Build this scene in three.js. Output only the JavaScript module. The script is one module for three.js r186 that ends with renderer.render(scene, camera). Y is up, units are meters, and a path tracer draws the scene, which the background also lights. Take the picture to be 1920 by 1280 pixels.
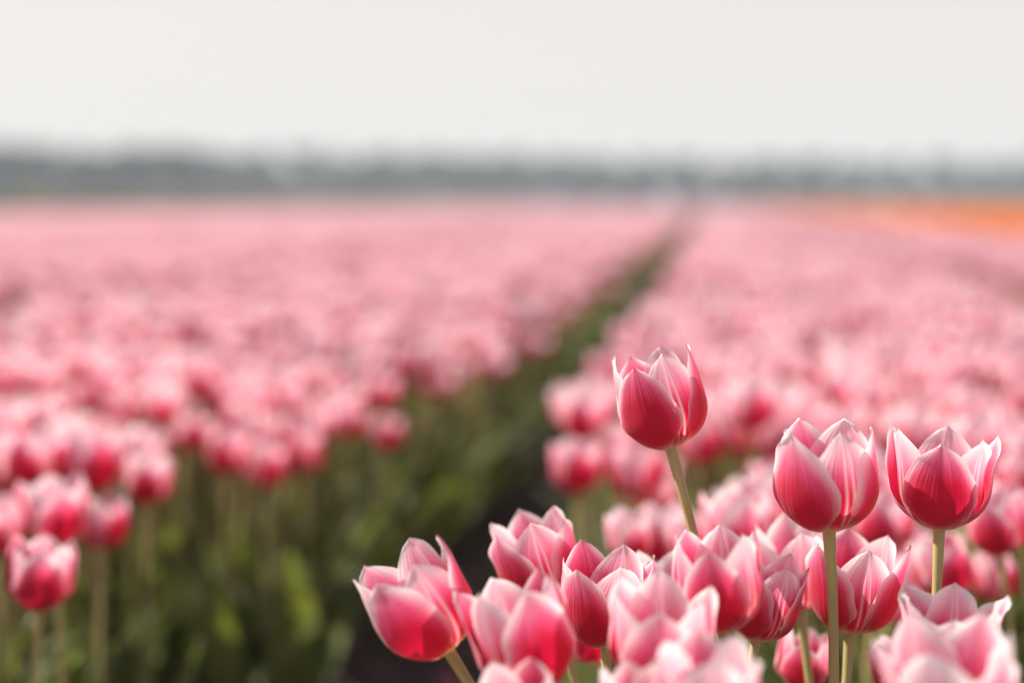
import * as THREE from 'three';
import { mergeGeometries } from 'three/addons/utils/BufferGeometryUtils.js';

// ---------------------------------------------------------------- camera, sky, sun, exposure
const W = 1024, H = 682;
const scene = new THREE.Scene();
const camera = new THREE.PerspectiveCamera(27.0, W / H, 0.05, 3000);
const PITCH = THREE.MathUtils.degToRad(5.58), YAW = THREE.MathUtils.degToRad(7.8);
camera.position.set(0, 0.75, 0);
camera.rotation.set(-PITCH, YAW, 0, 'YXZ');
camera.focus = 0.855;
camera.userData.fStop = 1.9;
camera.updateMatrixWorld(true);
scene.add(camera);

const SUN = new THREE.Vector3(-0.70, 0.72, -0.10).normalize();
function makeSky() {                                   // a hazy spring sky: nearly white low down, paler blue overhead
  const w = 512, h = 256, d = new Float32Array(w * h * 4);
  for (let r = 0; r < h; r++) {
    const el = ((r + 0.5) / h - 0.5) * Math.PI, y = Math.sin(el), up = Math.max(0, y);
    const t = smooth(0.06, 0.85, up);
    for (let c = 0; c < w; c++) {
      const a = ((c + 0.5) / w - 0.5) * 2 * Math.PI, x = Math.cos(a) * Math.cos(el), z = Math.sin(a) * Math.cos(el);
      const m = Math.max(0, x * SUN.x + y * SUN.y + z * SUN.z), glow = 0.10 * m * m + 0.25 * Math.pow(m, 12);
      const k = (r * w + c) * 4, g = y < 0 ? Math.max(0.35, 1 + y * 3) : 1;
      d[k] = (0.466 * (1 - t) + 0.12 * t + glow) * g;
      d[k + 1] = (0.448 * (1 - t) + 0.165 * t + glow * 0.96) * g;
      d[k + 2] = (0.430 * (1 - t) + 0.25 * t + glow * 0.9) * g;
      d[k + 3] = 1;
    }
  }
  const tex = new THREE.DataTexture(d, w, h, THREE.RGBAFormat, THREE.FloatType);
  tex.mapping = THREE.EquirectangularReflectionMapping;
  tex.magFilter = THREE.LinearFilter; tex.needsUpdate = true;
  return tex;
}
const skyTexture = makeSky();
scene.background = skyTexture;
scene.environment = skyTexture;
const sun = new THREE.DirectionalLight(new THREE.Color(1, 0.93, 0.82), 5);
sun.position.copy(SUN).multiplyScalar(60); sun.target.position.set(0, 0, 0);
sun.castShadow = true; sun.shadow.radius = 1.5; sun.shadow.mapSize.set(2048, 2048);
Object.assign(sun.shadow.camera, { left: -25, right: 25, top: 25, bottom: -25, near: 1, far: 140 });
scene.add(sun, sun.target);
scene.fog = new THREE.FogExp2(new THREE.Color(0.84, 0.92, 1.0), 0.0016);

const renderer = new THREE.WebGLRenderer({ antialias: true });
renderer.setSize(W, H);
renderer.toneMapping = THREE.LinearToneMapping;
renderer.toneMappingExposure = 1.86;
renderer.shadowMap.enabled = true;

// ---------------------------------------------------------------- helpers
function mulberry(a) { return () => { a |= 0; a = (a + 0x6d2b79f5) | 0; let t = Math.imul(a ^ (a >>> 15), 1 | a); t = (t + Math.imul(t ^ (t >>> 7), 61 | t)) ^ t; return ((t ^ (t >>> 14)) >>> 0) / 4294967296; }; }
const rand = mulberry(20240417);
const rr = (a, b, f = rand) => a + (b - a) * f();
function smooth(a, b, x) { const t = Math.min(1, Math.max(0, (x - a) / (b - a))); return t * t * (3 - 2 * t); }
const mix = (a, b, t) => a + (b - a) * t;
const deg = THREE.MathUtils.degToRad;
const V = (x, y, z) => new THREE.Vector3(x, y, z);
const hash2 = (x, y) => { let h = Math.imul(x | 0, 374761393) ^ Math.imul(y | 0, 668265263); h = Math.imul(h ^ (h >>> 13), 1274126177); return ((h ^ (h >>> 16)) >>> 0) / 4294967296; };
function noise2(x, y, px = 0) {                        // value noise, periodic in x and y when px is given
  const ix = Math.floor(x), iy = Math.floor(y), fx = x - ix, fy = y - iy, u = fx * fx * (3 - 2 * fx), v = fy * fy * (3 - 2 * fy);
  const q = (i, j) => px ? hash2(((i % px) + px) % px, ((j % px) + px) % px) : hash2(i, j);
  return mix(mix(q(ix, iy), q(ix + 1, iy), u), mix(q(ix, iy + 1), q(ix + 1, iy + 1), u), v);
}
const counts = {};
function numbered(name) { const n = counts[name] = (counts[name] ?? -1) + 1; return n ? `${name}_${String(n).padStart(3, '0')}` : name; }
function part(name, geometry, material, parent) {
  const m = new THREE.Mesh(geometry, material); m.name = name; m.castShadow = m.receiveShadow = true; parent.add(m); return m;
}
function thing(name, label, category, group) {
  const o = new THREE.Group(); o.name = numbered(name); o.userData = { label, category }; if (group) o.userData.group = group; scene.add(o); return o;
}
function setting(name, geometry, material, label, kind = 'structure', category) {
  const m = part(name, geometry, material, scene); m.userData = { kind, label }; if (category) m.userData.category = category; return m;
}
// the photograph is 1920 x 1280: a pixel and a distance along the view axis -> a point, and back
const F = 640 / Math.tan(deg(27.0) / 2);
const camInv = camera.matrixWorld.clone().invert();
const at = (px, py, d) => V((px - 960) / F * d, (640 - py) / F * d, -d).applyMatrix4(camera.matrixWorld);
function seen(p) { const q = p.clone().applyMatrix4(camInv); return { x: 960 + q.x / -q.z * F, y: 640 - q.y / -q.z * F, d: -q.z }; }

function tex(w, h, fn, srgb = false) {
  const d = new Uint8Array(w * h * 4);
  for (let y = 0; y < h; y++) for (let x = 0; x < w; x++) {
    const c = fn((x + 0.5) / w, (y + 0.5) / h), k = (y * w + x) * 4;
    for (let i = 0; i < 3; i++) { let v = Math.min(1, Math.max(0, c[i])); if (srgb) v = v <= 0.0031308 ? v * 12.92 : 1.055 * Math.pow(v, 1 / 2.4) - 0.055; d[k + i] = v * 255; }
    d[k + 3] = 255;
  }
  const t = new THREE.DataTexture(d, w, h, THREE.RGBAFormat);
  t.magFilter = THREE.LinearFilter; t.minFilter = THREE.LinearFilter; t.wrapS = t.wrapT = THREE.RepeatWrapping;
  if (srgb) t.colorSpace = THREE.SRGBColorSpace;
  t.needsUpdate = true; return t;
}
const lerp3 = (a, b, t) => [mix(a[0], b[0], t), mix(a[1], b[1], t), mix(a[2], b[2], t)];

// ---------------------------------------------------------------- materials
// half-width of a petal along its length, as a share of its widest; shared by the shape and by the colour print
const petalWidth = (u, tip) => u < 0.48 ? 0.3 + 0.7 * Math.pow(Math.sin(Math.PI / 2 * u / 0.48), 0.9) : Math.pow(Math.max(0, 1 - Math.pow((u - 0.48) / 0.52, 2.0)), tip);
function petalTexture(pal, seed = 0) {                            // left half: outer petals; right half: inner petals with a pale double midrib
  return tex(1024, 512, (x, y) => {
    const inner = x > 0.5, v = ((inner ? x - 0.75 : x - 0.25) / 0.24), u = y, av = Math.min(1, Math.abs(v));
    const wide = petalWidth(u, 0.76), inset = (1 - av) * Math.max(0.08, wide);
    const fine = noise2(v * 46 + (inner ? 90 : 0) + seed, u * 5) - 0.5, mid = noise2(v * 13 + 40 + seed, u * 3 + (inner ? 7 : 0)) - 0.5, cloud = noise2(v * 4 + 9 + seed, u * 5 + 3) - 0.5;
    const streak = fine * 0.16 + mid * 0.22 + cloud * 0.35;
    // flame: deepest low on the midline, fading towards the tip and the margins
    let flame = inner ? (1 - smooth(0.36, 0.92, u + streak * 0.22)) : (1 - 0.78 * smooth(0.42, 1.03, u + streak * 0.2));
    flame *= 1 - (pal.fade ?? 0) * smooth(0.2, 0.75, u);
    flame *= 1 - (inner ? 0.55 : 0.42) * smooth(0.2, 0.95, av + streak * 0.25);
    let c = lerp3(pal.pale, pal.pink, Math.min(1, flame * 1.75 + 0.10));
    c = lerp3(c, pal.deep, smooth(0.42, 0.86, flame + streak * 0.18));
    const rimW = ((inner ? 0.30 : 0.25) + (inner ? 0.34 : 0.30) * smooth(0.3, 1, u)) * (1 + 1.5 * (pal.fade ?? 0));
    const rim = Math.pow(1 - smooth(0, rimW, inset + streak * 0.12 + fine * 0.06), 1.5);
    c = lerp3(c, pal.rim, rim);
    c = lerp3(c, pal.rim, 0.55 * smooth(0.9, 1.0, u) * (inner ? 1 : 0.35));
    if (inner) {                                        // two pale lines beside the midrib groove
      const line = Math.exp(-Math.pow((av - 0.085) / 0.035, 2)) * smooth(0.12, 0.3, u) * (1 - 0.3 * smooth(0.85, 1, u));
      c = lerp3(c, pal.rim, 0.42 * line);
    } else {
      const line = Math.exp(-Math.pow(av / 0.16, 2)) * smooth(0.1, 0.3, u) * (1 - smooth(0.6, 0.98, u));
      c = lerp3(c, pal.deep, 0.4 * line);
    }
    c = lerp3(c, pal.base, (1 - smooth(0.05, 0.25 + 0.06 * streak, u + streak * 0.08)) * 0.9);
    if (hash2(Math.floor(x * 420) + seed, Math.floor(y * 240)) > 0.9985) c = lerp3(c, [0.5, 0.25, 0.12], 0.45);
    const vein = 1 + 0.075 * fine + 0.05 * mid;
    return [c[0] * vein, c[1] * vein, c[2] * vein];
  }, true);
}
const pinkPalette = { deep: [0.58, 0.007, 0.050], pink: [0.82, 0.125, 0.27], pale: [0.93, 0.53, 0.63], rim: [0.98, 0.92, 0.91], base: [0.80, 0.68, 0.46] };
const orangePalette = { deep: [0.85, 0.10, 0.01], pink: [0.92, 0.22, 0.02], pale: [0.95, 0.42, 0.08], rim: [0.95, 0.5, 0.14], base: [0.8, 0.6, 0.2] };
const veinBump = tex(256, 256, (x, y) => { const v = (x > 0.5 ? x - 0.75 : x - 0.25) / 0.24; const n = 0.5 + 0.5 * (noise2(v * 40, y * 3) - 0.5) + 0.35 * (noise2(v * 18, y * 4) - 0.5); return [n, n, n]; });
const petalMaterial = (pal, seed) => new THREE.MeshPhysicalMaterial({ map: petalTexture(pal, seed), bumpMap: veinBump, bumpScale: 0.0005, roughness: 1, transmission: 0.52, thickness: 0, side: THREE.DoubleSide, clearcoat: 0.28, clearcoatRoughness: 0.38, specularIntensity: 0.4 });
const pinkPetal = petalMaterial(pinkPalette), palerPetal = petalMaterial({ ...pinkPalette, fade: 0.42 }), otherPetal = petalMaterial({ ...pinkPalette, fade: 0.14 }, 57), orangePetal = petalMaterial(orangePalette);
const stemMaterial = new THREE.MeshPhysicalMaterial({
  map: tex(32, 256, (x, y) => { const n = noise2(x * 8, y * 40, 8) - 0.5, t = smooth(0.2, 1, y); return lerp3([0.16, 0.17, 0.05], [0.42, 0.35, 0.145], t).map((c) => c * (1 + 0.25 * n)); }, true),
  roughness: 0.55, clearcoat: 0.15, clearcoatRoughness: 0.4 });
const leafMaterial = new THREE.MeshPhysicalMaterial({
  map: tex(256, 256, (x, y) => { const n = noise2(x * 60, y * 3) - 0.5, m = noise2(x * 9, y * 5) - 0.5; const c = lerp3([0.090, 0.138, 0.018], [0.20, 0.225, 0.028], 0.5 + m); return c.map((q) => q * (1 + 0.35 * n)); }, true),
  roughness: 1, transmission: 0.55, thickness: 0, side: THREE.DoubleSide, clearcoat: 0.12, clearcoatRoughness: 0.35 });
const soilTex = tex(512, 512, (x, y) => { const n = 0.5 * noise2(x * 16, y * 16, 16) + 0.3 * noise2(x * 48, y * 48, 48) + 0.3 * noise2(x * 120, y * 120, 120); return lerp3([0.052, 0.034, 0.028], [0.185, 0.124, 0.102], n); }, true);
const soilBump = tex(512, 512, (x, y) => { const n = 0.55 * noise2(x * 16, y * 16, 16) + 0.3 * noise2(x * 48, y * 48, 48) + 0.15 * noise2(x * 120, y * 120, 120); return [n, n, n]; });
const soilMaterial = new THREE.MeshStandardMaterial({ map: soilTex, bumpMap: soilBump, bumpScale: 0.03, roughness: 0.95 });
const clodMaterial = new THREE.MeshStandardMaterial({ map: soilTex, roughness: 0.95 });
const meadowTex = tex(512, 512, (x, y) => { const n = 0.5 * noise2(x * 12, y * 12, 12) + 0.3 * noise2(x * 50, y * 50, 50) + 0.2 * noise2(x * 150, y * 150, 150); return lerp3([0.045, 0.06, 0.02], [0.11, 0.125, 0.045], n); }, true);
const meadowMaterial = new THREE.MeshStandardMaterial({ map: meadowTex, roughness: 0.95 });
const crownMaterial = new THREE.MeshStandardMaterial({ map: tex(64, 64, (x, y) => { const n = noise2(x * 8, y * 8, 8); return lerp3([0.015, 0.022, 0.019], [0.034, 0.044, 0.034], n); }, true), roughness: 0.9, side: THREE.DoubleSide });
const barkMaterial = new THREE.MeshStandardMaterial({ color: new THREE.Color().setRGB(0.07, 0.055, 0.045), roughness: 0.95 });

// ---------------------------------------------------------------- ground, soil and the field's far end
const PITCH_BED = 1.6, BED = 1.3, FIRST = -0.3, FIELD_END = 140, LEFT_BED = -14;
function sheet(w, d, cx, cz, y, tile) {
  const g = new THREE.PlaneGeometry(w, d); g.rotateX(-Math.PI / 2); g.translate(cx, y, cz);
  const p = g.attributes.position, uv = g.attributes.uv;
  for (let i = 0; i < p.count; i++) uv.setXY(i, p.getX(i) / tile, p.getZ(i) / tile);
  return g;
}
setting('ground', sheet(2400, 1800, 0, -700, -0.16, 6), meadowMaterial, 'dull green meadow reaching to the horizon beyond the flower field');
{                                                       // soil sheet: raised beds, sunken furrows between them
  const xs = [], zs = [];
  for (let k = LEFT_BED; k <= 24; k++) { const a = FIRST + k * PITCH_BED; for (const o of [-0.26, -0.17, -0.09, 0, 0.08, 0.4, 0.8, 1.22]) xs.push(a + o); }
  for (let z = 3; z > -6; z -= 0.15) zs.push(z);
  for (let z = -6; z > -FIELD_END; z *= 1.12) zs.push(z);
  zs.push(-FIELD_END);
  const pos = [], uv = [], idx = [];
  for (const z of zs) for (const x of xs) {
    const f = (((x - FIRST) % PITCH_BED) + PITCH_BED) % PITCH_BED, e = Math.min(f, Math.abs(f - BED), PITCH_BED - f);
    const inBed = f < BED + 0.001 ? smooth(0, 0.1, Math.min(f, BED - f)) : 0;
    const y = -0.075 + 0.075 * inBed + (z > -6 ? 0.022 * (noise2(x * 9, z * 9) - 0.5) + 0.012 * (noise2(x * 27, z * 27) - 0.5) : 0);
    pos.push(x, y, z); uv.push(x / 0.9, z / 0.9);
  }
  for (let j = 0; j < zs.length - 1; j++) for (let i = 0; i < xs.length - 1; i++) { const a = j * xs.length + i, b = a + 1, c = a + xs.length, d = c + 1; idx.push(a, b, c, b, d, c); }
  const g = new THREE.BufferGeometry();
  g.setAttribute('position', new THREE.Float32BufferAttribute(pos, 3)); g.setAttribute('uv', new THREE.Float32BufferAttribute(uv, 2)); g.setIndex(idx); g.computeVertexNormals();
  setting('soil', g, soilMaterial, 'dark brown soil with bare furrows between the tulip beds');
}

// ---------------------------------------------------------------- tulip pieces
function petalGeometry(o, f) {                          // o: L length, W half-width, a0, a1 curl, tip, inner, az
  const { nu, nv } = o, pos = [], uv = [], idx = [];
  let rho = 0.0035, y = 0; const N = nu * 4, ds = 1 / N, line = [[rho, y]];
  for (let i = 0; i < N; i++) {
    const u = (i + 0.5) * ds;
    const a = deg(88) * Math.max(0, 1 - u / o.bowl) + o.a1 * smooth(0.3, 0.95, u) + o.curl * smooth(0.78, 1, u);
    rho += Math.sin(a) * o.L * ds; y += Math.cos(a) * o.L * ds; line.push([rho, y]);
  }
  const ph1 = rr(0, 6.28, f), ph2 = rr(0, 6.28, f), skew = rr(-0.12, 0.12, f), twist = rr(-0.10, 0.10, f), ripple = o.ripple ?? 1, roll = rr(-0.5, 0.6, f), nick = f() < 0.55 ? rr(0.03, 0.08, f) : 0, nickAt = rr(0.5, 0.8, f), nickSide = f() < 0.5 ? -1 : 1;
  const printWide = (f() < 0.5 ? -1 : 1) * rr(0.86, 1, f), printLong = rr(0.88, 1, f);
  const ca = Math.cos(o.az), sa = Math.sin(o.az);
  for (let i = 0; i <= nu; i++) {
    const u = i / nu, [r0, yy] = line[i * 4], r = r0 * (o.inner ? 0.86 : 1);
    const w = o.W * Math.max(petalWidth(u, o.tip), 0.015) * (1 + 0.03 * Math.sin(u * 17 + ph1) * smooth(0.4, 0.8, u) * ripple);
    const c = mix(Math.max(0.011, r * 0.98), o.inner ? 0.0225 : 0.025, smooth(0.35, 1, u));
    const next = line[Math.min(N, i * 4 + 2)], prev = line[Math.max(0, i * 4 - 2)], tr = next[0] - prev[0], ty = next[1] - prev[1], tl = Math.hypot(tr, ty) || 1;
    const nr = ty / tl, ny = -tr / tl;                  // outward normal of the midline
    for (let j = 0; j <= nv; j++) {
      const v = j / nv * 2 - 1, cut = v * nickSide > 0 ? 1 - nick * Math.exp(-Math.pow((u - nickAt) / 0.045, 2)) * v * v : 1, phi = (v * cut + skew * u * (1 - v * v) * 0.6) * w / c, av = Math.abs(v);
      let side = c * Math.sin(phi) + twist * u * u * 0.02, back = -c * (1 - Math.cos(phi));
      // midrib: a keel outside on outer petals, a groove on inner ones; margins roll and ripple a little
      back += (o.inner ? -0.0007 : 0.0006) * Math.exp(-Math.pow(v / 0.13, 2)) * smooth(0.1, 0.3, u);
      back += 0.0011 * ripple * av * av * (Math.sin(u * 11 + ph2 + (v > 0 ? 2 : 0)) + 0.5 * Math.sin(u * 23 + ph1)) * smooth(0.3, 0.7, u);
      back += 0.0016 * roll * Math.pow(av, 3) * smooth(0.4, 0.8, u);
      const rad = r + back * nr, yy2 = yy + back * ny + (1 - v * v) * 0.0012 * smooth(0.85, 1, u);
      pos.push(rad * sa + side * ca, yy2, rad * ca - side * sa);
      uv.push((o.inner ? 0.75 : 0.25) + v * 0.24 * printWide, u * printLong);
    }
  }
  for (let i = 0; i < nu; i++) for (let j = 0; j < nv; j++) { const a = i * (nv + 1) + j, b = a + 1, c = a + nv + 1, d = c + 1; idx.push(a, b, c, b, d, c); }
  const g = new THREE.BufferGeometry();
  g.setAttribute('position', new THREE.Float32BufferAttribute(pos, 3)); g.setAttribute('uv', new THREE.Float32BufferAttribute(uv, 2)); g.setIndex(idx); g.computeVertexNormals();
  return g;
}
// six petals of one bloom: three outer, three inner; open in degrees, about 0.062 m tall, base at the origin, az 0 towards +z
function bloomPetals({ open = 0, seed = 1, nu = 12, nv = 6, rot = 0, ripple = 1, spread = 1 }) {
  const f = mulberry(seed * 7919 + 11), out = [];
  for (let k = 0; k < 6; k++) {
    const inner = k >= 3, az = deg(rot + (inner ? 60 : 0) + 120 * (k % 3) + rr(-7, 7, f));
    out.push(petalGeometry({
      nu, nv, inner, az, ripple, L: (inner ? 0.0735 : 0.0715) * rr(0.95, 1.05, f), W: (inner ? 0.0250 : 0.0246) * rr(0.94, 1.05, f), tip: inner ? rr(0.64, 0.76, f) : rr(0.72, 0.86, f),
      bowl: 0.54 * rr(0.96, 1.04, f), a1: deg((open + (inner ? rr(-4, 1, f) : rr(-2, 4, f))) * spread), curl: deg(rr(-22, 0, f) + (inner ? 0 : 3)),
    }, f));
  }
  return out;
}
function tubeAlong(curve, n, m, r0, r1) {
  const pos = [], uv = [], idx = [], fr = curve.computeFrenetFrames(n, false);
  for (let i = 0; i <= n; i++) {
    const t = i / n, p = curve.getPoint(t), r = mix(r0, r1, t) * (t > 0.93 ? 1 + (t - 0.93) * 5 : 1), nn = fr.normals[i], bb = fr.binormals[i];
    for (let j = 0; j <= m; j++) { const a = j / m * Math.PI * 2, q = p.clone().addScaledVector(nn, Math.cos(a) * r).addScaledVector(bb, Math.sin(a) * r); pos.push(q.x, q.y, q.z); uv.push(j / m, t); }
  }
  for (let i = 0; i < n; i++) for (let j = 0; j < m; j++) { const a = i * (m + 1) + j, b = a + 1, c = a + m + 1, d = c + 1; idx.push(a, b, c, b, d, c); }
  const g = new THREE.BufferGeometry();
  g.setAttribute('position', new THREE.Float32BufferAttribute(pos, 3)); g.setAttribute('uv', new THREE.Float32BufferAttribute(uv, 2)); g.setIndex(idx); g.computeVertexNormals();
  return g;
}
function leafGeometry(f, len, wid, az, nu = 10, nv = 4) {    // a broad lance-shaped leaf, folded along its middle, rising from the ground and arching outwards
  const pos = [], uv = [], idx = [], a0 = deg(rr(8, 22, f)), a1 = deg(rr(10, 60, f)), turn = rr(-0.7, 0.7, f), ca = Math.cos(az), sa = Math.sin(az), ph = rr(0, 6, f);
  let r = 0.006, y = -0.01;
  for (let i = 0; i <= nu; i++) {
    const u = i / nu, w = wid * Math.pow(Math.sin(Math.PI * Math.min(0.985, 0.13 + 0.87 * u)), 0.8), tw = turn * u, lean = a0 + a1 * u * u;
    for (let j = 0; j <= nv; j++) {
      const v = j / nv * 2 - 1, s = v * w, fold = (0.55 - 0.35 * u) * Math.abs(v) * w + 0.003 * Math.sin(u * 13 + ph + v) * Math.abs(v);
      const side = s * Math.cos(tw), rad = r + s * Math.sin(tw) * 0.6 - fold * Math.cos(lean) , yy = y + fold * Math.sin(lean);
      pos.push(rad * sa + side * ca, yy, rad * ca - side * sa); uv.push(j / nv, u);
    }
    r += Math.sin(lean) * len / nu; y += Math.cos(lean) * len / nu;
  }
  for (let i = 0; i < nu; i++) for (let j = 0; j < nv; j++) { const a = i * (nv + 1) + j, b = a + 1, c = a + nv + 1, d = c + 1; idx.push(a, b, c, b, d, c); }
  const g = new THREE.BufferGeometry();
  g.setAttribute('position', new THREE.Float32BufferAttribute(pos, 3)); g.setAttribute('uv', new THREE.Float32BufferAttribute(uv, 2)); g.setIndex(idx); g.computeVertexNormals();
  return g;
}
// a whole plant: bloom base at `base` (relative to the root), bloom axis `axis`
function stemCurve(base, axis) {
  const l = base.length();
  return new THREE.CubicBezierCurve3(V(0, -0.02, 0), V(base.x * 0.12, l * 0.36, base.z * 0.12), base.clone().addScaledVector(axis, -l * 0.36), base.clone().addScaledVector(axis, 0.0012));
}
function bloomQuaternion(axis, turn) {
  return new THREE.Quaternion().setFromUnitVectors(V(0, 1, 0), axis).multiply(new THREE.Quaternion().setFromAxisAngle(V(0, 1, 0), turn));
}
function plant(root, o, petal = pinkPetal) {
  const f = mulberry(o.seed * 131 + 5);
  part('stem', tubeAlong(stemCurve(o.base, o.axis), o.fine ? 18 : 8, o.fine ? 12 : 6, 0.0035 * o.scale, 0.0027 * o.scale), stemMaterial, root);
  const n = o.leaves ?? 4, a = rr(0, 6.28, f);
  for (let k = 0; k < n; k++) part('leaf', leafGeometry(f, rr(0.2, 0.33, f), rr(0.015, 0.026, f), a + k * 2.3 + rr(-0.4, 0.4, f), o.fine ? 14 : 8, 4), leafMaterial, root);
  const bloom = new THREE.Group(); bloom.name = 'bloom'; root.add(bloom);
  bloom.position.copy(o.base); bloom.quaternion.copy(bloomQuaternion(o.axis, o.turn ?? 0)); const plump = rr(0.95, 1.06, f); bloom.scale.set(o.scale * plump, o.scale, o.scale * plump);
  for (const g of bloomPetals({ ...o, nu: o.fine ? 24 : 11, nv: o.fine ? 12 : 6 })) part('petal', g, petal, bloom);
}

// ---------------------------------------------------------------- the tulips that can be told apart
// [base px, top px] in the photograph, distance, turn of an outer petal (0 = towards the camera), opening, tilt towards (+) or away from (-) the camera, label
const heroes = [];
function hero(bx, by, tx, ty, d, rot, open, tilt, label, extra = {}) {
  const base = at(bx, by, d), len = Math.hypot(tx - bx, ty - by) / F * d;
  const top = at(tx, ty, d - len * (0.1 + tilt)), axis = top.clone().sub(base).normalize(), h = base.y;
  const scale = base.distanceTo(top) / (0.0615 * Math.cos(deg(Math.max(0, open)) * 0.5));
  const lean = extra.lean ?? 0.62, rootX = base.x - axis.x / Math.max(0.4, axis.y) * h * lean, rootZ = base.z - axis.z / Math.max(0.4, axis.y) * h * lean;
  const t = thing('tulip', label, 'tulip');
  t.position.set(rootX, 0, rootZ);
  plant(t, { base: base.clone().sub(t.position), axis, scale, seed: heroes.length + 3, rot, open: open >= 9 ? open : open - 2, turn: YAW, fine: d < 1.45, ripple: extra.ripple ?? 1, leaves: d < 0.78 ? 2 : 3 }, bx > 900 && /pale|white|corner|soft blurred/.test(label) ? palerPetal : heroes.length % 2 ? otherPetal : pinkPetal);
  heroes.push({ x: (bx + tx) / 2, y: (by + ty) / 2, d, root: t.position, r: Math.hypot(tx - bx, ty - by) * 0.55 });
}
// the right-hand bed, in and near focus
hero(1258, 838, 1210, 655, 0.87, -36, -7, 0.02, 'sharp tall pink tulip, highest of all, leaning left on its stem', { lean: 0.75 });
hero(1555, 994, 1541, 786, 0.84, -46, -1, 0.0, 'sharp upright tulip on a long bare stem, left of the pair standing above the bed', { lean: -0.3 });
hero(1762, 991, 1770, 806, 0.86, -20, 12, 0.0, 'wide sharp tulip with flared side petals, right of the pair standing above the bed', { lean: 0.6 });
hero(1594, 1184, 1606, 1006, 0.90, -62, 10, 0.0, 'sharp open tulip with splayed side petals behind the long stem of the tall upright tulip');
hero(1418, 1199, 1446, 1046, 0.86, -42, 7, 0.0, 'sharp narrow tulip with a pointed outward right petal, squeezed behind a blurred rounder bloom');
hero(1359, 1181, 1336, 992, 0.79, -22, -1, 0.0, 'rounded deep pink tulip in the middle of the clump, overlapping the narrow pointed one', {});
hero(1136, 1210, 1131, 1032, 0.86, -38, 10, 0.0, 'sharp tulip with a long thin left petal tip, second tulip inward from the clump edge');
hero(1240, 1297, 1245, 1098, 0.74, -10, 7, 0.03, 'soft blurred pink tulip before the clump middle with a dark pointed front petal');
hero(1320, 1400, 1322, 1205, 0.67, 58, 6, 0.04, 'strongly blurred pale tulip tops at the bottom edge of the photo, below the clump middle');
hero(840, 1218, 735, 1045, 0.80, -22, 4, 0.05, 'tulip leaning far out over the dark furrow, outermost of the near clump', { lean: 0.8 });
hero(1013, 1288, 947, 1085, 0.76, 18, 2, 0.06, 'glossy deep pink round tulip leaning left in front, just inward of the outermost one', { lean: 0.8 });
hero(985, 1445, 955, 1262, 0.70, 30, 4, 0.05, 'pink tulip cut off by the bottom edge beneath the glossy round one');
hero(1034, 1135, 984, 968, 0.94, -50, 2, 0.0, 'tulip with several narrow upright pointed petals standing against the dark soil, leaning left', { lean: 0.9 });
hero(1122, 1238, 1078, 1132, 1.03, 10, 0, 0.0, 'small dark pink tulip half hidden below the sharp one with the long thin petal tip');
hero(1501, 1143, 1478, 976, 0.97, -58, 4, 0.0, 'tall pale tulip between the narrow pointed one and the long bare stem');
hero(1648, 1036, 1660, 918, 1.22, -20, 2, 0.0, 'soft red pink tulip seen in the gap between the two tall upright blooms');
hero(1778, 1121, 1757, 1002, 1.15, 20, 4, 0.0, 'soft pink tulip crossed by the stem of the wide flared tulip');
hero(1876, 1040, 1858, 918, 1.15, -30, 2, 0.0, 'soft pink tulip just below and right of the wide flared tulip');
hero(1868, 1126, 1862, 1036, 1.3, 40, 0, 0.0, 'small blurred pink tulip behind the thin stems near the right edge');
hero(1782, 1268, 1787, 1112, 0.79, -20, 30, 0.05, 'wide open frilly tulip with lavender white petal edges near the bottom right corner', { ripple: 2.4 });
hero(1785, 1420, 1782, 1184, 0.68, 20, 14, 0.06, 'large blurred pale pink tulip filling the bottom right corner');
hero(1502, 1290, 1516, 1182, 1.0, -10, -6, 0.12, 'low closed pink tulip bud down among the stems below the open sharp tulip');
hero(1692, 1302, 1672, 1196, 0.98, 20, 0, 0.0, 'low pale tulip mostly hidden behind the big blurred corner bloom');
hero(1185, 1052, 1174, 958, 1.22, 10, 6, 0.0, 'soft pale tulip behind the clump, first left of the tallest tulip stem');
hero(1246, 1056, 1240, 946, 1.28, -40, 6, 0.0, 'soft pale tulip behind the clump touching the tallest tulip stem on its left');
hero(1302, 1050, 1292, 958, 1.18, 0, 4, 0.0, 'soft pale tulip behind the clump just right of the tallest tulip stem');
hero(1233, 1196, 1246, 1040, 0.93, 36, 12, 0.0, 'bright white pink tulip top glowing between the middle blooms of the clump');
hero(1386, 1052, 1380, 918, 1.14, 10, 3, 0.0, 'soft pale tulip behind the clump left of the tall upright bloom, lower of two');
hero(1446, 1002, 1428, 884, 1.2, -40, 4, 0.0, 'soft pale tulip with a tall white tip close left of the tall upright bloom');
hero(1195, 1400, 1188, 1258, 0.69, 70, 4, 0.04, 'pale blurred tulip tip at the bottom edge, left of the strongly blurred tulip tops');
hero(1918, 935, 1912, 848, 1.4, 15, 2, 0.0, 'blurred pink tulip cut off by the right photo edge beside the wide flared tulip');
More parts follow.
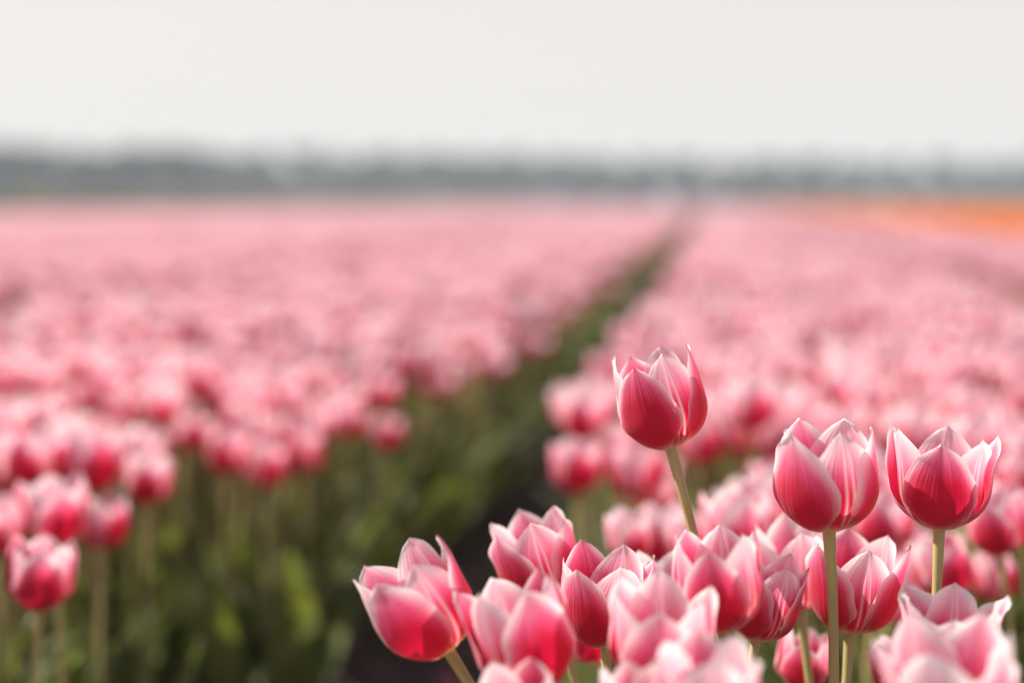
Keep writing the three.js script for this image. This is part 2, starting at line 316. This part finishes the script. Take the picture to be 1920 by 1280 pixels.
// the right-hand bed, further back
hero(1090, 828, 1096, 730, 1.78, -10, 2, 0.0, 'blurred pink tulip at the furrow edge left of the tallest tulip, upper of two');
hero(1085, 925, 1080, 822, 1.68, 10, 3, 0.0, 'blurred pink tulip lowest at the furrow edge, left of the tallest tulip stem');
hero(1196, 936, 1186, 832, 1.66, 50, 0, 0.0, 'blurred bright red pink tulip directly under the tallest tulip bloom');
hero(1150, 885, 1140, 790, 1.84, -30, 3, 0.0, 'blurred pale tulip tucked between the furrow edge tulips and the tallest bloom');
hero(1312, 872, 1312, 782, 1.82, 20, 2, 0.0, 'blurred deep pink tulip just right of the tallest tulip stem');
hero(1412, 808, 1406, 706, 1.74, 0, -2, 0.0, 'blurred dark pink tulip right of the tallest bloom, with a pale left petal');
hero(1362, 850, 1360, 762, 1.9, -40, 3, 0.0, 'blurred pink tulip between the tallest stem and the tall upright bloom');
// the left-hand bed, at the furrow
hero(72, 1144, 80, 1012, 1.18, 12, -2, 0.0, 'softly focused tulip nearest in the left bed, with a pale lavender left petal', { lean: 0.3 });
hero(104, 1022, 96, 892, 1.33, 30, 6, 0.0, 'softly focused open tulip with white tips behind the nearest left bed tulip', { lean: 0.2 });
hero(192, 1030, 196, 930, 1.5, 60, 2, 0.0, 'blurred tulip half hidden by a stem, beside the open left bed tulip', { lean: 0.2 });
hero(276, 946, 278, 845, 1.66, 6, -3, 0.0, 'blurred round tulip hanging alone at the left bed edge with a dark front petal', { lean: 0.2 });
hero(62, 922, 54, 804, 1.54, -10, -2, 0.0, 'blurred dark pink tulip with a shining top near the left photo edge', { lean: 0.2 });
hero(176, 922, 170, 797, 1.57, 30, 0, 0.0, 'blurred deep red pink tulip above the half hidden one in the left bed', { lean: 0.2 });
hero(426, 890, 430, 803, 1.93, -20, 2, 0.0, 'blurred pink tulip, leftmost of three hanging low at the left bed edge', { lean: 0.2 });
hero(500, 912, 500, 830, 1.98, 20, 4, 0.0, 'blurred pale pink tulip, middle and lowest of three at the left bed edge', { lean: 0.2 });
hero(568, 886, 564, 803, 2.03, -30, 0, 0.0, 'blurred lilac pink tulip, rightmost of three hanging low at left bed edge', { lean: 0.2 });
hero(716, 768, 718, 702, 2.4, 0, 2, 0.0, 'blurred pink tulip sticking out from the left bed over the leaves, upper of two', { lean: 0.2 });
hero(726, 842, 726, 776, 2.35, 10, -2, 0.0, 'blurred dark magenta tulip drooping against the green leaves, lower of two', { lean: 0.2 });
hero(-2, 1042, -6, 930, 1.42, 0, 2, 0.0, 'blurred pink tulip cut off by the left photo edge', { lean: 0.2 });

// ---------------------------------------------------------------- the crowd of the beds: one row of candidates, nearest ones as plants of their own
const crowd = [];
{
  const f = mulberry(991), step = 0.068, line = (p, x) => { for (let i = 1; i < p.length; i++) if (x <= p[i][0] || i === p.length - 1) return mix(p[i - 1][1], p[i][1], (x - p[i - 1][0]) / (p[i][0] - p[i - 1][0])); };
  // the outline of the blooms along the furrow
  const leftEdge = [[-300, 1180], [0, 1120], [140, 1020], [230, 940], [340, 925], [480, 895], [610, 868], [760, 765], [950, 695], [1100, 620], [1260, 480]], rightEdge = [[440, 1260], [540, 1225], [640, 1140], [740, 1050], [850, 1030], [1000, 1030]];
  for (let k = -9; k <= 9; k++) {
    const orange = k >= 2, x0 = FIRST + k * PITCH_BED;
    for (let z = -0.4; z > -26; z -= step) for (let far = smooth(2, 4, -z), x = x0 + (k === 0 ? 0.155 + 0.045 * far : k === -1 || k === 1 ? 0.045 : 0.03); x < x0 + BED + (k === -1 ? 0.01 + 0.08 * far : k === 0 || k === -2 ? -0.05 : -0.02); x += step) {
      const px = x + rr(-0.031, 0.031, f), pz = z + rr(-0.031, 0.031, f);
      const h = 0.405 + 0.028 * (noise2(px * 3 + 50, pz * 3) - 0.5) * 2 + rr(-0.032, 0.03, f), edgeL = px - x0, edgeR = x0 + BED + (k === -1 ? 0.01 + 0.08 * smooth(2, 4, -z) : 0) - px;
      let lx = rr(-0.10, 0.10, f), lz = rr(-0.10, 0.10, f);
      if (edgeR < 0.16) lx += (k === -1 ? 0.32 : 0.1) * f();
      if (edgeL < 0.12) lx += rr(0.0, 0.12, f);
      const s = rr(0.86, 1.1, f), spin = rr(0, 6.28, f), pick = f(), skip = f();
      if (skip < 0.04) continue;
      const base = V(px + lx * h * 0.8, h, pz + lz * h * 0.8), q = seen(base);
      if (q.d < 0.3 || Math.abs(q.x - 960) > 1060 + 900 / q.d) continue;
      if (!orange && k === 0 && q.d < 1.32) continue;                              // the near clump is placed one by one
      if (k === 0 && q.d < 1.62 && q.x < 1340) continue;
      if (k === -1 && q.d < 1.28 && q.x > -120) continue;
      const size = 0.06 * F / q.d;
      if (heroes.some((o) => (o.root.x - px) ** 2 + (o.root.z - pz) ** 2 < 0.0012)) continue;
      if (q.d < 2.6 && heroes.some((o) => q.d < o.d + 0.03 && Math.hypot(q.x - o.x, q.y - size * 0.5 - o.y) < (k === -1 ? o.r * 0.75 + size * 0.4 : o.r + size * 0.52))) continue;
      if (k === -1 && q.d < 6 && q.y > line(leftEdge, q.x)) continue;
      if (k === 0 && q.d < 6 && q.x - size * 0.45 < line(rightEdge, q.y)) continue;
      crowd.push({ px, pz, h, lx, lz, s, spin, pick, q, orange, k, size, inFrame: q.x > -60 && q.x < 1980 && q.y - size * 1.2 < 1280 });
    }
  }
  crowd.sort((a, b) => a.q.d - b.q.d);
}
const NEAR_MAX = 300 - heroes.length - 4;
const nearOnes = crowd.filter((c) => c.inFrame && !c.orange).slice(0, NEAR_MAX), nearSet = new Set(nearOnes);
// variants: [opening, stem lean]
const variantSpecs = [[-4, 0.05], [2, -0.04], [6, 0.1], [0, 0.16], [9, 0], [-2, -0.1], [4, 0.08], [13, 0.03], [1, 0.2], [-6, 0.02]];
function variantPose(i, h = 0.405) { const [open, lean] = variantSpecs[i]; const axis = V(Math.sin(lean * 1.8), 1, 0.06 * (i % 3 - 1)).normalize(); return { open, axis, base: V(lean * h * 0.5, h, 0) }; }
const proto = variantSpecs.map((_, i) => { const g = new THREE.Group(); plant(g, { ...variantPose(i), scale: 1, seed: 400 + i, rot: i * 37 }, i % 3 ? palerPetal : pinkPetal); return g; });
const bedName = { '-1': 'left', 0: 'right' };
nearOnes.forEach((c) => {
  const t = proto[Math.floor(c.pick * proto.length)].clone(); t.name = numbered('tulip'); scene.add(t);
  const left = c.k < 0, d = c.q.d, edge = left ? c.px > FIRST - PITCH_BED + BED - 0.3 : c.px < FIRST + 0.3;
  const where = left
    ? edge ? (d < 2 ? 'at the near left bed edge, above the leaves by the furrow' : 'at the left bed edge further back along the furrow') : d < 1.9 ? 'inside the left bed, in its nearest rows' : d < 2.3 ? 'inside the left bed, a little behind its nearest rows' : 'inside the left bed, well behind its nearest rows'
    : edge ? 'at the right bed edge along the furrow' : d < 1.7 ? 'inside the right bed, close behind the sharp clump' : d < 2 ? 'inside the right bed, some rows behind the sharp clump' : d < 2.4 ? 'inside the right bed, many rows behind the sharp clump' : 'inside the right bed, far behind the sharp clump';
  t.position.set(c.px, 0, c.pz); t.rotation.set(c.lz * 0.8, c.spin, -c.lx * 0.8, 'XZY'); t.scale.set(c.s, c.h / 0.405, c.s);
  t.userData = { label: `blurred pink tulip ${where}`, category: 'tulip', group: `tulips ${where}` };
});
// the rest of the field, as one mass: whole plants out to 26 m, tufts of many plants beyond
function wholePlant(i, petalMat, fine) {
  const o = variantPose(i), f = mulberry(880 + i), q = bloomQuaternion(o.axis, 0), petals = bloomPetals({ open: o.open, seed: 500 + i, nu: fine ? 8 : 4, nv: fine ? 4 : 2, rot: i * 41 });
  const bloom = mergeGeometries(petals); bloom.applyQuaternion(q); bloom.translate(o.base.x, o.base.y, o.base.z);
  const stem = tubeAlong(stemCurve(o.base, o.axis), 4, 4, 0.0036, 0.0028), leaves = [];
  const a = rr(0, 6.28, f); for (let k = 0; k < 4; k++) leaves.push(leafGeometry(f, rr(0.2, 0.33, f), rr(0.015, 0.026, f), a + k * 2.3, 5, 2));
  return { geometry: mergeGeometries([bloom, stem, mergeGeometries(leaves)], true), materials: [petalMat, stemMaterial, leafMaterial] };
}
function massOf(name, label, category) { const g = new THREE.Group(); g.name = name; g.userData = { kind: 'stuff', label, category }; scene.add(g); return g; }
const dummy = new THREE.Object3D(), tint = new THREE.Color();
function placeAll(parent, name, made, list) {
  if (!list.length) return;
  const m = new THREE.InstancedMesh(made.geometry, made.materials, list.length); m.name = name; m.castShadow = m.receiveShadow = true;
  list.forEach((c, i) => { dummy.position.set(c.px, 0, c.pz); dummy.rotation.set(c.lz * 0.8, c.spin, -c.lx * 0.8, 'XZY'); dummy.scale.set(c.s, c.h / 0.405, c.s); dummy.updateMatrix(); m.setMatrixAt(i, dummy.matrix); const t = hash2(i, list.length) < 0.05 ? 0.62 : 0.86 + 0.14 * hash2(i + 7, 3); m.setColorAt(i, tint.setRGB(t, t, t)); });
  parent.add(m);
}
const pinkMass = massOf('tulip_field', 'wide blurred mass of pink tulips filling the beds to the far edge of the field', 'tulip field');
const orangeMass = massOf('orange_tulip_field', 'blurred strip of orange tulips far right before the trees', 'tulip field');
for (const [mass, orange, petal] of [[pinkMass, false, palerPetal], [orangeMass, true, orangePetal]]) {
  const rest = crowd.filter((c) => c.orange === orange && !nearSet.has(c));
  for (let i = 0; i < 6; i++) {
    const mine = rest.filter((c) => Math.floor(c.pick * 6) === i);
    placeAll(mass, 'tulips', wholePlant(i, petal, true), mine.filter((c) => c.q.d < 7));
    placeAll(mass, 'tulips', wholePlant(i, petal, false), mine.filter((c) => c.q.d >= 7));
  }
  // tufts: pieces of bed, 0.45 m square, each with many blooms over leaves
  for (let i = 0; i < 3; i++) {
    const f = mulberry(60 + i + (orange ? 10 : 0)), blooms = [], greens = [], S = 0.45;
    for (let gx = 0; gx < 6; gx++) for (let gz = 0; gz < 6; gz++) {
      const b = mergeGeometries(bloomPetals({ open: rr(-4, 10, f), seed: gx * 6 + gz + i * 40, nu: 3, nv: 2, rot: rr(0, 120, f) }));
      b.rotateX(rr(-0.2, 0.2, f)); b.rotateZ(rr(-0.2, 0.2, f)); b.translate((gx + rr(0.2, 0.8, f)) / 6 * S - S / 2, rr(0.36, 0.44, f), (gz + rr(0.2, 0.8, f)) / 6 * S - S / 2); blooms.push(b);
      const l = leafGeometry(f, rr(0.2, 0.3, f), rr(0.018, 0.03, f), rr(0, 6.28, f), 3, 2); l.translate((gx + f()) / 6 * S - S / 2, 0, (gz + f()) / 6 * S - S / 2); greens.push(l);
    }
    const made = { geometry: mergeGeometries([mergeGeometries(blooms), mergeGeometries(greens)], true), materials: [petal, leafMaterial] }, list = [], f2 = mulberry(77 + i);
    for (let k = LEFT_BED; k <= 24; k++) {
      if ((k >= 2) !== orange) continue;
      for (let z = -25.6 - i * S; z > -FIELD_END; z -= S * 3) for (let c = 0; c < 3; c++) {
        const x = FIRST + k * PITCH_BED + S * (c + 0.5) * 0.96 + (k === -1 ? 0.1 : k === 0 ? 0.14 : 0), q = seen(V(x, 0.4, z)); if (Math.abs(q.x - 960) > 1060 + 3000 / q.d || q.d < 25) continue;
        list.push({ px: x, pz: z, h: 0.405 * rr(0.93, 1.05, f2), lx: 0, lz: 0, s: 1, spin: Math.floor(f2() * 4) * Math.PI / 2 });
      }
    }
    placeAll(mass, 'tulip_tufts', made, list);
  }
}

// ---------------------------------------------------------------- furrow clods and a fallen petal
{
  const f = mulberry(5), g = new THREE.IcosahedronGeometry(1, 1), p = g.attributes.position;
  for (let i = 0; i < p.count; i++) { const n = 0.72 + 0.5 * hash2(Math.round(p.getX(i) * 50), Math.round(p.getY(i) * 50 + p.getZ(i) * 90)); p.setXYZ(i, p.getX(i) * n, p.getY(i) * n * 0.7, p.getZ(i) * n); }
  g.computeVertexNormals();
  const m = new THREE.InstancedMesh(g, clodMaterial, 1600); m.name = 'soil_clods'; m.castShadow = m.receiveShadow = true;
  for (let i = 0; i < 1600; i++) { dummy.position.set(rr(-0.62, -0.16, f), rr(-0.08, -0.062, f), -rr(1, 9, f)); dummy.rotation.set(rr(0, 6, f), rr(0, 6, f), rr(0, 6, f)); dummy.scale.setScalar(Math.pow(f(), 3) * 0.028 + 0.005); dummy.updateMatrix(); m.setMatrixAt(i, dummy.matrix); }
  m.userData = { kind: 'stuff', label: 'crumbs and clods of dark soil lying in the furrow', category: 'soil' }; scene.add(m);
}
{
  const g = petalGeometry({ nu: 10, nv: 6, inner: true, az: 0, L: 0.05, W: 0.017, tip: 0.7, bowl: 0.45, a1: 0.1, curl: 0 }, mulberry(3));
  g.rotateX(deg(-70)); const p = at(836, 964, 2.32), m = part('fallen_petal', g, pinkPetal, scene);
  m.position.set(p.x, -0.055, p.z); m.userData = { label: 'small fallen pink petal lying on the dark soil of the furrow', category: 'petal' };
}

// ---------------------------------------------------------------- far end: grassy bank and windbreak trees
{
  const pos = [], uv = [], idx = [], n = 70, f = mulberry(14), x0 = FIRST + LEFT_BED * PITCH_BED - 3.2;
  for (let i = 0; i <= n; i++) {
    const z = -22 - i * 2.6, h = 1.2 + rr(-0.12, 0.12, f);
    for (const [dx, k] of [[2.9, -0.2], [1.5, 0.62], [0.6, 1], [-0.8, 1], [-2, 0.75], [-4.5, -0.3]]) { pos.push(x0 + dx + rr(-0.1, 0.1, f), -0.1 + h * k, z); uv.push(dx / 4, z / 4); }
  }
  for (let i = 0; i < n; i++) for (let j = 0; j < 5; j++) { const a = i * 6 + j, b = a + 1, c = a + 6, d = c + 1; idx.push(a, b, c, b, d, c); }
  const g = new THREE.BufferGeometry(); g.setAttribute('position', new THREE.Float32BufferAttribute(pos, 3)); g.setAttribute('uv', new THREE.Float32BufferAttribute(uv, 2)); g.setIndex(idx); g.computeVertexNormals();
  setting('grass_bank', g, new THREE.MeshStandardMaterial({ map: meadowTex, color: new THREE.Color().setRGB(0.62, 0.56, 0.5), roughness: 0.95 }), 'low olive green grass bank running along the far left side of the field');
}
function makeTree(seed) {
  const f = mulberry(seed), g = new THREE.Group(), limbs = [], leaves = [];
  limbs.push(tubeAlong(new THREE.CatmullRomCurve3([V(0, -0.1, 0), V(rr(-0.1, 0.1, f), 1.6, 0), V(rr(-0.2, 0.2, f), 3.8, rr(-0.2, 0.2, f))]), 6, 7, 0.18, 0.05));
  for (let k = 0; k < 6; k++) { const y = rr(1.2, 2.8, f), a = rr(0, 6.28, f), l = rr(0.9, 1.7, f); limbs.push(tubeAlong(new THREE.CatmullRomCurve3([V(0, y, 0), V(Math.cos(a) * l * 0.5, y + 0.5, Math.sin(a) * l * 0.5), V(Math.cos(a) * l, y + 1.3, Math.sin(a) * l)]), 3, 5, 0.06, 0.02)); }
  const q = new THREE.Quaternion(), e = new THREE.Euler();
  const clumps = Array.from({ length: 34 }, () => { const a = rr(0, 6.28, f), y = rr(0.3, 4.6, f), w = 2.3 * Math.pow(Math.sin(Math.PI * Math.min(0.97, 0.18 + 0.76 * (y - 0.3) / 4.3)), 0.7), r = w * Math.sqrt(f()) * 0.85; return V(Math.cos(a) * r, y, Math.sin(a) * r); });
  for (const c of clumps) for (let k = 0; k < 34; k++) {
    const l = new THREE.PlaneGeometry(rr(0.25, 0.45, f), rr(0.28, 0.5, f)), d = V(rr(-1, 1, f), rr(-1, 1, f), rr(-1, 1, f)).normalize().multiplyScalar(0.75 * Math.cbrt(f()));
    l.applyQuaternion(q.setFromEuler(e.set(rr(0, 6, f), rr(0, 6, f), rr(0, 6, f)))); l.translate(c.x + d.x, c.y + d.y * 0.8, c.z + d.z); leaves.push(l);
  }
  part('trunk', mergeGeometries(limbs), barkMaterial, g); part('crown', mergeGeometries(leaves), crownMaterial, g);
  return g;
}
const treeKinds = [makeTree(1), makeTree(2), makeTree(3)];
{
  const f = mulberry(321);
  const sections = ['dark hazy tree in the near left stretch of the blurred windbreak', 'pale hazy tree in the fainter middle stretch of the blurred windbreak', 'grey hazy tree in the evenly spaced right stretch of the blurred windbreak'];
  for (let i = 0; i < 27; i++) {
    const px = -75 + i * 80, t = treeKinds[i % 3].clone(), s = px < 330 ? 0 : px < 1110 ? 1 : 2, d = s === 0 ? 172 : s === 1 ? 205 + (px - 330) * 0.03 : 215 + (px - 1110) * 0.05;
    const p = at(px, 380, d), topPx = mix(285, 307, Math.min(1, Math.max(0, px / 1300))) + rr(-2, 2, f), h = (380 - topPx) / F * d + 0.75;
    t.name = numbered('tree'); t.position.set(p.x, -0.15, p.z); t.rotation.y = rr(0, 6.28, f); t.scale.set(2.5 * d / 190, h / 4.35, 1.6 * d / 190);
    t.userData = { label: sections[s], category: 'tree', group: ['trees of the left windbreak', 'trees of the middle windbreak', 'trees of the right windbreak'][s] };
    scene.add(t);
  }
}

renderer.render(scene, camera);
